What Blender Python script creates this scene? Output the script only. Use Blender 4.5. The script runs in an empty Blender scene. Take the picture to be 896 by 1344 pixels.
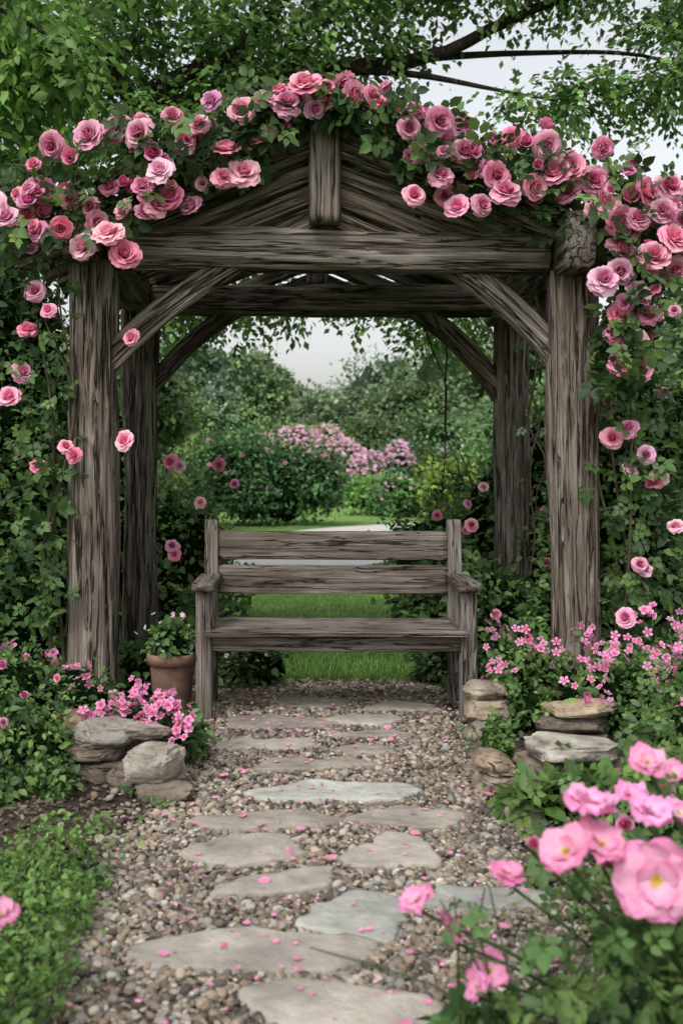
import bpy, math, numpy as np
from mathutils import Vector, Matrix, noise
rng = np.random.default_rng(7)
scene = bpy.context.scene
D2R = math.radians

# ------------------------------------------------------------------ mesh builder
class MB:
    def __init__(s):
        s.V=[]; s.F=[]; s.C=[]; s.M=[]; s.n=0
    def add(s, V, F, C, mat=0):
        V=np.asarray(V,float).reshape(-1,3); F=np.asarray(F,int)
        C=np.asarray(C,float)
        if C.ndim==1: C=np.tile(C,(len(V),1))
        s.V.append(V); s.F.append((F+s.n,mat)); s.C.append(C); s.n+=len(V)
    def build(s, name, mats, smooth=True, parent=None):
        me=bpy.data.meshes.new(name)
        V=np.concatenate(s.V); C=np.concatenate(s.C)
        me.vertices.add(len(V)); me.vertices.foreach_set('co',V.astype(np.float32).ravel())
        loops=np.concatenate([f.ravel() for f,_ in s.F])
        sizes=np.concatenate([np.full(len(f),f.shape[1]) for f,_ in s.F])
        mi=np.concatenate([np.full(len(f),m) for f,m in s.F])
        starts=np.concatenate([[0],np.cumsum(sizes)[:-1]])
        me.loops.add(len(loops)); me.loops.foreach_set('vertex_index',loops.astype(np.int32))
        me.polygons.add(len(sizes)); me.polygons.foreach_set('loop_start',starts.astype(np.int32))
        me.polygons.foreach_set('material_index',mi.astype(np.int32))
        me.polygons.foreach_set('use_smooth',np.full(len(sizes),smooth))
        me.update(calc_edges=True)
        a=me.color_attributes.new('Col','FLOAT_COLOR','POINT')
        a.data.foreach_set('color',np.c_[C,np.ones(len(C))].astype(np.float32).ravel())
        for m in mats: me.materials.append(m)
        ob=bpy.data.objects.new(name,me); scene.collection.objects.link(ob)
        if parent: ob.parent=parent
        return ob

def empty(name):
    e=bpy.data.objects.new(name,None); e.empty_display_size=.2; scene.collection.objects.link(e); return e

def norm(a): return a/np.maximum(np.linalg.norm(a,axis=-1,keepdims=True),1e-9)
def basis(d,n):
    d=norm(d); x=norm(np.cross(d,n)); z=np.cross(x,d)
    return np.stack([x,d,z],axis=-1)
def inst(mb, proto, T, R, S, tint, mat=0):
    V,F,C=proto; n=len(T); k=len(V)
    S=np.asarray(S,float)
    if S.ndim==1: S=S[:,None]*np.ones(3)
    W=np.einsum('nij,nkj->nki',R,V[None]*S[:,None,:])+T[:,None,:]
    Cc=np.clip(C[None]*tint[:,None,:],0,1)
    FF=(F[None]+(np.arange(n)*k)[:,None,None]).reshape(-1,F.shape[1])
    mb.add(W.reshape(-1,3),FF,Cc.reshape(-1,3),mat)

# ------------------------------------------------------------------ prototypes
def P_leaf():
    V=np.array([[0,0,0],[-.29,.33,.07],[.29,.33,.07],[0,.42,-.02],[0,1,-.14],[-.24,.68,.03],[.24,.68,.03]])
    F=np.array([[0,3,1],[0,2,3],[1,3,5],[3,4,5],[2,6,3],[3,6,4]])
    C=np.ones((7,3)); C[3]=1.15; C[4]=.95; return V,F,C
def P_far():
    V=np.array([[0,0,0],[-.3,.5,.08],[.3,.5,.08],[0,1,-.08]]); F=np.array([[0,2,1],[1,2,3]])
    return V,F,np.ones((4,3))
def P_compound():
    V,F,C=P_leaf(); Vs=[];Fs=[];n=0
    for (x,y,ang,s) in [(0,.55,0,.5),(.03,.45,-62,.42),(-.03,.45,62,.42),(.02,.2,-70,.36),(-.02,.2,70,.36)]:
        a=D2R(ang); R=np.array([[math.cos(a),-math.sin(a),0],[math.sin(a),math.cos(a),0],[0,0,1]])
        Vs.append((V*s*np.array([1.15,1,1]))@R.T+np.array([x,y,-.05*abs(ang)/70])); Fs.append(F+n); n+=len(V)
    Vs.append(np.array([[-.012,0,0],[.012,0,0],[0,.6,0]])); Fs.append(np.array([[0,1,2]])+n)
    V=np.concatenate(Vs); return V,np.concatenate(Fs),np.ones((len(V),3))
def petal_layer(cnt,r0,L,W,a0,curl,cup,cin,cout,nu=4,nv=4,phase=0,jit=.12,ruf=.012,pw=1.6):
    Vs=[];Fs=[];Cs=[];n=0; r=rng
    for k in range(cnt):
        ph=phase+2*math.pi*k/cnt+r.normal()*jit; l=L*(1+r.normal()*.09); aa=a0+r.normal()*7; tw=r.normal()*.10
        rad=r0;z=0
        for j in range(nv):
            v=j/(nv-1)
            if j>0:
                ang=D2R(aa+curl*v**1.5); rad+=l/(nv-1)*math.sin(ang); z+=l/(nv-1)*math.cos(ang)
            wp=W*(.45+.75*math.sin(math.pi*min(1,.12+.62*v)))*(1-.35*max(0,v-.75)/.25)
            for i in range(nu):
                u=-1+2*i/(nu-1); t=u*wp; rr=rad-cup*t*t-(.06*l*u*u*v)-.05*l*(abs(u)<.34)*(v>.99); zz=z-.05*u*u*v*l+r.normal()*ruf*(.3+v)*1.3+tw*u*v*l
                Vs.append([rr*math.cos(ph)-t*math.sin(ph), rr*math.sin(ph)+t*math.cos(ph), zz])
                m=v**pw; Cs.append(np.array(cin)*(1-m)+np.array(cout)*m)
        for j in range(nv-1):
            for i in range(nu-1):
                a=n+j*nu+i; Fs.append([a,a+1,a+nu+1,a+nu])
        n+=nu*nv
    return np.array(Vs),np.array(Fs),np.array(Cs)
def join(parts):
    Vs=[];Fs=[];Cs=[];n=0
    for V,F,C in parts: Vs.append(V);Fs.append(F+n);Cs.append(C);n+=len(V)
    return np.concatenate(Vs),np.concatenate(Fs),np.concatenate(Cs)
RD,RM,RP,RQ=(.62,.08,.235),(.76,.195,.385),(.84,.36,.52),(.90,.56,.67)
def P_rose(o=1.0,d=RD,m=RM,p=RP,q=RQ):
    return join([petal_layer(3,.03,.52,.16,-4,0,1.5,d,m,phase=.3),
      petal_layer(5,.11,.54,.22,-2,12*o,1.0,d,p,phase=1),
      petal_layer(6,.18,.56,.27,4*o,26*o,.8,d,p,phase=.5),
      petal_layer(7,.24,.60,.29,14*o,45*o,.6,m,q,phase=.2),
      petal_layer(7,.28,.62,.33,30*o,62*o,.45,m,q,phase=.7),
      petal_layer(8,.30,.66,.36,50*o,60*o,.3,m,q,phase=.1),
      petal_layer(7,.28,.70,.38,74*o,40,.2,m,p,phase=.9)])
def P_bud():
    return join([petal_layer(3,.05,.9,.3,0,5,.8,RD,RM),petal_layer(5,.2,.95,.38,2,14,.7,RD,RM,phase=.4),petal_layer(5,.3,.9,.4,14,35,.6,RM,RP,phase=.1)])
def P_open():
    w=(.88,.52,.66); m=(.78,.22,.46); q=(.85,.36,.57)
    return join([petal_layer(5,.04,1.02,.50,72,16,.05,w,m,7,7,phase=.2,ruf=.045,pw=.8),petal_layer(5,.04,.95,.46,58,22,.08,w,q,7,7,phase=.85,ruf=.045,pw=.8),
                 petal_layer(4,.05,.6,.28,38,25,.2,w,m,5,5,phase=.4,ruf=.04),
                 petal_layer(18,.0,.24,.018,20,45,0,(.5,.38,.06),(.80,.58,.08),2,3,jit=.3)])
def P_small():
    V=[[0,0,0]];F=[];C=[[.62,.13,.30]]
    for k in range(5):
        a=2*math.pi*k/5; 
        for (r,da,z) in ((.75,-.45,.1),(1,0,.18),(.75,.45,.1)):
            V.append([r*math.cos(a+da),r*math.sin(a+da),z]); C.append([.82,.36,.57])
        b=1+3*k; F.append([0,b,b+1,b+2])
    return np.array(V),np.array(F),np.array(C)
LEAF=P_leaf(); FAR=P_far(); COMP=P_compound()
ROSES=[P_rose(1.),P_rose(.85),P_rose(1.1),P_rose(.7),P_rose(.95,RM,RP,RQ,(.92,.67,.74)),P_rose(.9,RD,RM,RP,RP)]
BUD=P_bud(); OPENS=[P_open(),P_open(),P_open()]; SMALL=P_small()
MIDF=join([petal_layer(5,.1,.9,.4,55,25,.2,(.72,.2,.42),(.84,.42,.60),3,3,phase=.2),petal_layer(4,.08,.6,.3,25,25,.3,(.68,.15,.36),(.82,.36,.56),3,3)])
def ico(sub):
    import bmesh
    bm=bmesh.new(); bmesh.ops.create_icosphere(bm,subdivisions=sub,radius=1)
    V=np.array([v.co[:] for v in bm.verts]); F=np.array([[v.index for v in f.verts] for f in bm.faces]); bm.free()
    return V,F,np.ones((len(V),3))
ICO1,ICO2,ICO3,ICO4,ICO5=ico(1),ico(2),ico(3),ico(4),ico(5)

# ------------------------------------------------------------------ materials
def newmat(name):
    m=bpy.data.materials.new(name); m.use_nodes=True; nt=m.node_tree
    for n in list(nt.nodes): nt.nodes.remove(n)
    out=nt.nodes.new('ShaderNodeOutputMaterial'); return m,nt,out
def N(nt,t,**k):
    n=nt.nodes.new(t)
    for a,b in k.items(): setattr(n,a,b)
    return n
def ramp(nt,src,stops):
    r=N(nt,'ShaderNodeValToRGB'); e=r.color_ramp.elements
    while len(e)>1: e.remove(e[0])
    e[0].position=stops[0][0]; e[0].color=(*stops[0][1],1)
    for p,c in stops[1:]:
        x=e.new(p); x.color=(*c,1)
    nt.links.new(src,r.inputs[0]); return r
def noisetex(nt,vec,scale,detail=4,rough=.55):
    n=N(nt,'ShaderNodeTexNoise'); n.inputs['Scale'].default_value=scale; n.inputs['Detail'].default_value=detail; n.inputs['Roughness'].default_value=rough
    if vec: nt.links.new(vec,n.inputs['Vector'])
    return n
def mul(nt,a,b,fac=1):
    m=N(nt,'ShaderNodeMix',data_type='RGBA',blend_type='MULTIPLY'); m.inputs[0].default_value=fac
    nt.links.new(a,m.inputs[6]); nt.links.new(b,m.inputs[7]); return m.outputs[2]

def leafmat(name,trans=.3,rough=.5,spec=.35,var=True):
    m,nt,out=newmat(name); at=N(nt,'ShaderNodeAttribute',attribute_name='Col')
    col=at.outputs['Color']
    if var:
        g=N(nt,'ShaderNodeNewGeometry'); nz=noisetex(nt,g.outputs['Position'],6,3)
        r=ramp(nt,nz.outputs[0],[(.3,(.75,.77,.75)),(.7,(1.3,1.25,1.15))]); col=mul(nt,col,r.outputs[0])
    p=N(nt,'ShaderNodeBsdfPrincipled'); p.inputs['Roughness'].default_value=rough; p.inputs['Specular IOR Level'].default_value=spec
    t=N(nt,'ShaderNodeBsdfTranslucent'); mx=N(nt,'ShaderNodeMixShader'); mx.inputs[0].default_value=trans
    nt.links.new(col,p.inputs['Base Color']); nt.links.new(col,t.inputs['Color'])
    nt.links.new(p.outputs[0],mx.inputs[1]); nt.links.new(t.outputs[0],mx.inputs[2]); nt.links.new(mx.outputs[0],out.inputs[0]); return m
M_LEAF=leafmat('leaf_green',.38); M_PET=leafmat('rose_petal',.35,.6,.2,False)

def woodmat(name,dark,mid,light,grain=42,crack=1.0,cs=20):
    m,nt,out=newmat(name); tc=N(nt,'ShaderNodeTexCoord'); oi=N(nt,'ShaderNodeObjectInfo')
    mm=N(nt,'ShaderNodeMath',operation='MULTIPLY'); mm.inputs[1].default_value=37; nt.links.new(oi.outputs['Random'],mm.inputs[0])
    add=N(nt,'ShaderNodeVectorMath',operation='ADD'); nt.links.new(tc.outputs['Object'],add.inputs[0]); nt.links.new(mm.outputs[0],add.inputs[1])
    def mp(z):
        q=N(nt,'ShaderNodeMapping'); q.inputs['Scale'].default_value=(1,1,z); nt.links.new(add.outputs[0],q.inputs[0]); return q.outputs[0]
    A=noisetex(nt,mp(.03),grain,6,.7); B=noisetex(nt,mp(.22),9,5,.6); Cn=noisetex(nt,mp(.05),cs,4,.55); Dn=noisetex(nt,mp(.5),3,3)
    ca=ramp(nt,A.outputs[0],[(.30,dark),(.5,mid),(.72,light)])
    cb=ramp(nt,B.outputs[0],[(.3,(.58,.54,.50)),(.7,(1.22,1.22,1.22))])
    cd=ramp(nt,Dn.outputs[0],[(.35,(.78,.71,.64)),(.65,(1.12,1.12,1.13))])
    s=N(nt,'ShaderNodeMath',operation='SUBTRACT'); s.inputs[1].default_value=.5; nt.links.new(Cn.outputs[0],s.inputs[0])
    ab=N(nt,'ShaderNodeMath',operation='ABSOLUTE'); nt.links.new(s.outputs[0],ab.inputs[0])
    cc=ramp(nt,ab.outputs[0],[(0,(.10,.08,.07)),(.008*crack,(.32,.29,.27)),(.026*crack,(1,1,1))])
    c=mul(nt,mul(nt,mul(nt,ca.outputs[0],cb.outputs[0]),cc.outputs[0]),cd.outputs[0])
    p=N(nt,'ShaderNodeBsdfPrincipled'); p.inputs['Roughness'].default_value=.88; p.inputs['Specular IOR Level'].default_value=.2
    nt.links.new(c,p.inputs['Base Color'])
    b1=N(nt,'ShaderNodeBump'); b1.inputs['Strength'].default_value=.8; b1.inputs['Distance'].default_value=.009; nt.links.new(A.outputs[0],b1.inputs['Height'])
    b2=N(nt,'ShaderNodeBump'); b2.inputs['Strength'].default_value=1; b2.inputs['Distance'].default_value=.014; nt.links.new(cc.outputs[0],b2.inputs['Height']); nt.links.new(b1.outputs[0],b2.inputs['Normal'])
    nt.links.new(b2.outputs[0],p.inputs['Normal']); nt.links.new(p.outputs[0],out.inputs[0]); return m
M_WOOD=woodmat('weathered_timber',(.052,.044,.038),(.185,.163,.145),(.40,.36,.325),75,1.1,16)
M_BENCH=woodmat('weathered_bench_wood',(.055,.048,.043),(.152,.136,.124),(.30,.275,.255),110,.6,22)
M_BARK=woodmat('tree_bark',(.012,.010,.008),(.03,.024,.02),(.06,.05,.042),25)

def groundmat(name,stops,scale,bump=.02,big=None,bs=120,attr=False):
    m,nt,out=newmat(name); g=N(nt,'ShaderNodeNewGeometry'); nz=noisetex(nt,g.outputs['Position'],scale,8,.65)
    c=ramp(nt,nz.outputs[0],stops).outputs[0]
    if attr:
        at=N(nt,'ShaderNodeAttribute',attribute_name='Col'); c=mul(nt,c,at.outputs['Color'])
    if big:
        n2=noisetex(nt,g.outputs['Position'],big,3); c=mul(nt,c,ramp(nt,n2.outputs[0],[(.3,(.68,.68,.68)),(.7,(1.2,1.2,1.15))]).outputs[0])
    p=N(nt,'ShaderNodeBsdfPrincipled'); p.inputs['Roughness'].default_value=.9; p.inputs['Specular IOR Level'].default_value=.2; nt.links.new(c,p.inputs['Base Color'])
    n3=noisetex(nt,g.outputs['Position'],bs,5,.7); b=N(nt,'ShaderNodeBump'); b.inputs['Distance'].default_value=bump; b.inputs['Strength'].default_value=.7
    nt.links.new(n3.outputs[0],b.inputs['Height']); nt.links.new(b.outputs[0],p.inputs['Normal']); nt.links.new(p.outputs[0],out.inputs[0]); return m
M_GRASS=groundmat('lawn_grass',[(.3,(.11,.20,.045)),(.6,(.17,.29,.075)),(.8,(.21,.34,.095))],3.,.03,.5)
M_SOIL=groundmat('mulch_soil',[(.3,(.022,.016,.012)),(.55,(.06,.045,.036)),(.8,(.13,.10,.082))],35,.03,2,50)
M_GRAVB=groundmat('gravel_base',[(.3,(.045,.037,.03)),(.7,(.13,.11,.09))],60,.02)
M_PEB=groundmat('pebble_stone',[(.3,(.75,.75,.75)),(.7,(1.1,1.1,1.1))],90,.003,1.6,200,True)
M_FLAG=groundmat('flagstone',[(.25,(.55,.53,.50)),(.42,(.88,.86,.83)),(.55,(1,.99,.97)),(.75,(1.25,1.23,1.2))],10,.018,3.,26,True)
M_ROCK=groundmat('fieldstone',[(.25,(.3,.28,.25)),(.45,(.8,.77,.73)),(.6,(1.05,1.02,.98)),(.75,(1.35,1.3,1.25))],13,.04,5.,30,True)
M_POT=groundmat('terracotta',[(.3,(.13,.075,.055)),(.6,(.22,.135,.105)),(.85,(.30,.24,.20))],12,.004,4,60)
M_WALK=groundmat('walkway_paving',[(.3,(.44,.43,.41)),(.7,(.57,.56,.54))],4,.004)
M_CHIP=groundmat('mulch_chip',[(.3,(.7,.7,.7)),(.7,(1.2,1.2,1.2))],60,.003,None,100,True)
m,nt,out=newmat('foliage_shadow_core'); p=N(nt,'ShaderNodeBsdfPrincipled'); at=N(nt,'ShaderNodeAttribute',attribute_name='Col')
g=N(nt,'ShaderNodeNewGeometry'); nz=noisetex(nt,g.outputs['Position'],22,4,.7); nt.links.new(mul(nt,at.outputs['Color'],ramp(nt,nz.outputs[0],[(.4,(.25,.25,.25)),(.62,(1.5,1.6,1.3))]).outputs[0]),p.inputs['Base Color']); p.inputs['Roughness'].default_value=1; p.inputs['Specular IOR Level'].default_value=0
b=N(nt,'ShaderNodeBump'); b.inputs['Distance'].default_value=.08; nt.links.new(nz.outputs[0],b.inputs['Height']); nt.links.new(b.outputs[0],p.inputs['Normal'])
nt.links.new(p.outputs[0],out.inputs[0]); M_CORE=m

# ------------------------------------------------------------------ foliage helpers
DARK=np.array([[.032,.065,.024],[.046,.095,.032],[.040,.082,.034]])
MID=np.array([[.062,.122,.038],[.079,.152,.048],[.056,.108,.041],[.096,.172,.05]])
LIGHT=np.array([[.10,.185,.055],[.135,.230,.068],[.085,.168,.058],[.16,.245,.08]])
FRESH=np.array([[.13,.25,.06],[.165,.29,.07],[.11,.21,.06]])
def leaves(mb,P,size,pal,proto,bright=None,out=None,up=.9,sj=.3,mat=0):
    n=len(P); d=rng.normal(size=(n,3)); d[:,2]-=.35
    if out is not None: d+=out*1.2
    nn=rng.normal(size=(n,3))*.6+np.array([0,-.25,up])
    if out is not None: nn+=out*.5
    R=basis(d,nn); S=size*(1+rng.normal(size=n)*sj).clip(.4,1.8)
    c=pal[rng.integers(0,len(pal),n)]*(1+rng.normal(size=(n,1))*.18).clip(.5,1.6)
    if bright is not None: c=c*bright[:,None]
    inst(mb,proto,P,R,S,c,mat)
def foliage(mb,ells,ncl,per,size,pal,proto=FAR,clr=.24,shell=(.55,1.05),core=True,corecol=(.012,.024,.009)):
    for (cx,cy,cz,rx,ry,rz) in ells:
        c0=np.array([cx,cy,cz]); r0=np.array([rx,ry,rz])
        u=norm(rng.normal(size=(ncl,3))); f=rng.uniform(*shell,size=(ncl,1))
        cc=c0+u*r0*f
        br=rng.uniform(.55,1.5,ncl)
        P=np.repeat(cc,per,0)+rng.normal(size=(ncl*per,3))*clr*r0*.62
        o=norm((P-c0)/r0); b=np.repeat(br,per)
        k=P[:,2]>.01
        leaves(mb,P[k],size,pal,proto,b[k],o[k])
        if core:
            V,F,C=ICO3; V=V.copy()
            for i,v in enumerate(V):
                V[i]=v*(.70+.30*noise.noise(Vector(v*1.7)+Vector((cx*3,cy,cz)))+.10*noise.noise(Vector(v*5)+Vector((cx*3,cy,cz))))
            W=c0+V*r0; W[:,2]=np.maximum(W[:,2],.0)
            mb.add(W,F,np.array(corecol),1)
def tube(mb,pts,rads,col=(1,1,1),mat=0,seg=8,jit=.0):
    pts=np.asarray(pts,float); n=len(pts)
    out=[];ro=[]
    for i in range(n-1):
        p0=pts[max(i-1,0)];p1=pts[i];p2=pts[i+1];p3=pts[min(i+2,n-1)]
        for t in np.linspace(0,1,6)[:-1]:
            out.append(.5*((2*p1)+(-p0+p2)*t+(2*p0-5*p1+4*p2-p3)*t*t+(-p0+3*p1-3*p2+p3)*t**3)); ro.append(rads[i]*(1-t)+rads[i+1]*t)
    out.append(pts[-1]); ro.append(rads[-1]); out=np.array(out)
    if jit: out[1:-1]+=rng.normal(size=(len(out)-2,3))*jit
    T=norm(np.gradient(out,axis=0)); ref=np.array([.31,.17,.93]); 
    X=norm(np.cross(T,ref)); Y=np.cross(T,X); a=np.linspace(0,2*math.pi,seg,endpoint=False)
    V=out[:,None]+np.array(ro)[:,None,None]*(X[:,None]*np.cos(a)[None,:,None]+Y[:,None]*np.sin(a)[None,:,None])
    m=len(out); F=[]
    for j in range(m-1):
        for i in range(seg):
            F.append([j*seg+i,j*seg+(i+1)%seg,(j+1)*seg+(i+1)%seg,(j+1)*seg+i])
    mb.add(V.reshape(-1,3),np.array(F),np.array(col),mat)
def flowers(mb,P,size,protos,face=(0,-1,.5),spread=.5,mat=2,tintv=.08):
    P=np.asarray(P,float); n=len(P); idx=rng.integers(0,len(protos),n); size=np.broadcast_to(size,(n,))
    for k,pr in enumerate(protos):
        q=idx==k
        if not q.any(): continue
        m_=q.sum(); nz=norm(norm(np.array(face,float))+rng.normal(size=(m_,3))*spread)
        R=basis(np.cross(nz,rng.normal(size=(m_,3))),nz)
        t=np.ones((m_,3))*(1+rng.normal(size=(m_,1))*tintv); t[:,1:]*=(1+rng.normal(size=(m_,1))*.09); t[:,2:]*=1.0+rng.normal(size=(m_,1))*.03
        inst(mb,pr,P[q],R,size[q],t.clip(.65,1.3),mat)
STD=[M_LEAF,M_CORE,M_PET,M_BARK]
STEM=(.06,.09,.035)

# ------------------------------------------------------------------ world, sun, camera
w=bpy.data.worlds.new('World'); scene.world=w; w.use_nodes=True; nt=w.node_tree
sky=nt.nodes.new('ShaderNodeTexSky'); sky.sky_type='NISHITA'; sky.sun_disc=False; sky.sun_elevation=D2R(50); sky.sun_rotation=D2R(205); sky.air_density=1.4; sky.dust_density=4; sky.ozone_density=1
hs=nt.nodes.new('ShaderNodeHueSaturation'); hs.inputs['Saturation'].default_value=.2; hs.inputs['Value'].default_value=1.5
nt.links.new(sky.outputs[0],hs.inputs['Color']); bg=nt.nodes['Background']; nt.links.new(hs.outputs[0],bg.inputs[0]); bg.inputs[1].default_value=.15
sl=bpy.data.lights.new('sun_light','SUN'); sl.energy=1.45; sl.angle=D2R(16); sl.color=(1,.97,.93)
so=bpy.data.objects.new('sun_light',sl); so.rotation_euler=(D2R(40),0,D2R(-25)); scene.collection.objects.link(so)
cam=bpy.data.cameras.new('camera'); co=bpy.data.objects.new('camera',cam); scene.collection.objects.link(co); scene.camera=co
co.location=(0,0,1.4); co.rotation_euler=(D2R(90),0,0); cam.lens=37.5; cam.sensor_width=36; cam.shift_x=.043; cam.shift_y=-.046
cam.clip_end=1000; cam.clip_start=.05; cam.dof.use_dof=True; cam.dof.focus_distance=6.2; cam.dof.aperture_fstop=2.8
scene.view_settings.view_transform='Standard'; scene.view_settings.look='None'; scene.view_settings.exposure=0

# ------------------------------------------------------------------ ground
def grid(x0,x1,y0,y1,nx,ny,zf):
    X,Y=np.meshgrid(np.linspace(x0,x1,nx),np.linspace(y0,y1,ny)); Z=zf(X,Y)
    V=np.stack([X,Y,Z],-1).reshape(-1,3); i=np.arange(ny-1)[:,None]*nx+np.arange(nx-1)[None]; i=i.ravel()
    return V,np.stack([i,i+1,i+nx+1,i+nx],-1)
mb=MB(); V,F=grid(-400,400,-100,700,3,3,lambda X,Y:X*0); mb.add(V,F,(1,1,1)); mb.build('ground',[M_GRASS])
def soilz(X,Y):
    e=np.clip((np.abs(X-.12)-.75)/.5,0,1)
    return .004+e*(.05+.02*np.sin(X*9+Y*4)+.015*np.sin(Y*13-X*5))
mb=MB(); V,F=grid(-6,6,0,6.95,220,130,soilz); mb.add(V,F,(1,1,1)); mb.build('garden_bed_soil',[M_SOIL])
def edgeL(y): return -.62+.05*np.sin(y*3.1)+.03*np.sin(y*7.7)
def edgeR(y): return .80+.02*y*.5+.05*np.sin(y*2.7+1)+.03*np.sin(y*8.1)
ys=np.linspace(.3,6.75,90); V=[];F=[]
for i,y in enumerate(ys):
    for k in range(6):
        t=k/5; V.append([edgeL(y)*(1-t)+edgeR(y)*t,y,.010])
for i in range(len(ys)-1):
    for k in range(5): a=i*6+k; F.append([a,a+1,a+7,a+6])
mb=MB(); mb.add(V,F,(1,1,1)); mb.build('gravel_path_base',[M_GRAVB])

# flagstones : (x,y,halfwidth,halfdepth,rot,tint)
ST=[(.10,2.68,.28,.15,0,0),(-.14,3.02,.34,.135,.05,0),(.17,3.27,.22,.16,-.25,1),(.54,3.38,.24,.10,.15,1),(-.04,3.49,.26,.10,.42,0),(-.18,3.80,.23,.15,.15,0),
    (.35,3.80,.20,.165,.1,0),(-.12,4.13,.27,.11,-.05,2),(.42,4.15,.21,.13,0,2),(.183,4.5,.33,.15,.05,1),(.05,4.89,.28,.12,0,2),(.33,5.14,.16,.08,0,2),
    (-.15,5.25,.27,.12,.1,0),(-.12,5.70,.29,.15,0,2),(.37,5.76,.20,.13,.1,0),(.12,6.17,.26,.15,0,2),(.58,6.05,.2,.12,0,0),(.40,5.43,.2,.07,0,0)]
fs=empty('flagstone_path'); rs=np.random.default_rng(21)
STR=[]
for si,(x,y,a,b,rot,tc) in enumerate(ST):
    seg=90; ang=np.linspace(0,2*math.pi,seg,endpoint=False); off=Vector((si*7.3,2.1,0))
    nvx=rs.integers(4,8); va=np.sort((np.arange(nvx)+rs.uniform(-.38,.38,nvx))*2*math.pi/nvx+rs.uniform(0,1)); vr=rs.uniform(.92,1.3,nvx)+(.12 if nvx==4 else 0)
    vp=np.c_[np.cos(va)*vr,np.sin(va)*vr]; rad=[]
    for t in ang:
        d=np.array([math.cos(t),math.sin(t)]); best=9
        for i in range(nvx):
            p=vp[i];q=vp[(i+1)%nvx];e=q-p; den=d[0]*e[1]-d[1]*e[0]
            if abs(den)<1e-9: continue
            s=(p[0]*e[1]-p[1]*e[0])/den; u=(p[0]*d[1]-p[1]*d[0])/den
            if s>0 and -1e-6<=u<=1+1e-6: best=min(best,s)
        rad.append(min(best,1.25))
    rad=np.array(rad)
    for _ in range(2): rad=(np.roll(rad,1)+rad*2+np.roll(rad,-1))/4
    rad=np.array([max(r,.62)+.07*noise.noise(Vector((math.cos(t)*3,math.sin(t)*3,0))+off)+.045*noise.noise(Vector((math.cos(t)*9,math.sin(t)*9,3))+off)+.02*noise.noise(Vector((math.cos(t)*20,math.sin(t)*20,3))+off) for t,r in zip(ang,rad)])
    STR.append(rad)
    V=[];rings=[(1.02,-.01),(1.01,.018),(.995,.028),(.98,.032),(.9,.034),(.75,.035),(.6,.035),(.45,.035),(.3,.035),(.15,.035)]
    for f,z in rings:
        for t,r in zip(ang,rad):
            px,py=a*r*f*math.cos(t),b*r*f*math.sin(t)
            qx=px*math.cos(rot)-py*math.sin(rot)+x; qy=px*math.sin(rot)+py*math.cos(rot)+y
            zz=z+(.010*noise.noise(Vector((qx*5,qy*5,si)))+.006*noise.noise(Vector((qx*16,qy*16,si))) if f<1 else 0)
            V.append([qx,qy,zz])
    V.append([x,y,.035]); Q=[]
    mb=MB()
    for j in range(len(rings)-1):
        for i in range(seg): Q.append([j*seg+i,j*seg+(i+1)%seg,(j+1)*seg+(i+1)%seg,(j+1)*seg+i])
    col={0:(.34,.315,.285),1:(.36,.365,.345),2:(.30,.275,.245)}[tc]
    V=np.array(V); mb.add(V,np.array(Q),np.array(col)*rs.uniform(.88,1.1))
    j=(len(rings)-1)*seg; mb.F.append((np.array([[j+i,j+(i+1)%seg,len(V)-1] for i in range(seg)]),0))
    mb.build('flagstone' if si==0 else 'flagstone.%03d'%si,[M_FLAG],parent=fs)

def instone(P,g=.96):
    k=np.zeros(len(P),bool)
    for (x,y,a,b,rot,_),rad in zip(ST,STR):
        dx=P[:,0]-x;dy=P[:,1]-y; u=(dx*math.cos(rot)+dy*math.sin(rot))/a; v=(-dx*math.sin(rot)+dy*math.cos(rot))/b
        t=np.arctan2(v,u)%(2*math.pi); r=np.interp(t,np.linspace(0,2*math.pi,len(rad)+1),np.r_[rad,rad[0]]); k|=np.hypot(u,v)<r*g
    return k
PC=np.array([[.32,.26,.20],[.43,.37,.30],[.22,.185,.15],[.52,.48,.42],[.28,.21,.155],[.15,.13,.115],[.37,.295,.22],[.31,.29,.27],[.12,.10,.08]])*.82
mb=MB()
for (y0,y1,n,pr,sz) in ((2.2,4.3,26000,ICO2,.0098),(4.3,6.85,22000,ICO1,.0118)):
    P=np.c_[rng.uniform(-.95,1.2,n),rng.uniform(y0,y1,n),rng.uniform(.008,.024,n)]
    sp=rng.exponential(.07,n)*(rng.random(n)<.6)
    k=(P[:,0]>edgeL(P[:,1])-sp)&(P[:,0]<edgeR(P[:,1])+sp)&~instone(P); P=P[k]; n=len(P)
    P[:,2]+=np.maximum(0,soilz(P[:,0],P[:,1])-.004)
    R=basis(np.c_[rng.normal(size=(n,2)),rng.normal(size=n)*.3],np.c_[rng.normal(size=(n,2))*.3,np.ones(n)])
    s=sz*rng.lognormal(0,.38,n).clip(.45,2.2); S=np.c_[s*rng.uniform(.65,1,n),s*rng.uniform(.9,1.25,n),s*rng.uniform(.45,.75,n)]
    inst(mb,pr,P,R,S,PC[rng.integers(0,len(PC),n)]*rng.uniform(.75,1.2,(n,1)))
mb.build('gravel_path',[M_PEB])
mb=MB(); n=16000; P=np.c_[rng.uniform(-2.4,2.6,n),rng.uniform(2.0,6.9,n),np.zeros(n)]
k=(P[:,0]<edgeL(P[:,1])-.0)|(P[:,0]>edgeR(P[:,1])+.0); k|=(P[:,1]>6.2); k&=~instone(P,1.1); P=P[k]; n=len(P); P[:,2]=soilz(P[:,0],P[:,1])+.008
R=basis(np.c_[rng.normal(size=(n,2)),rng.normal(size=n)*.25],np.c_[rng.normal(size=(n,2))*.4,np.ones(n)])
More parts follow.
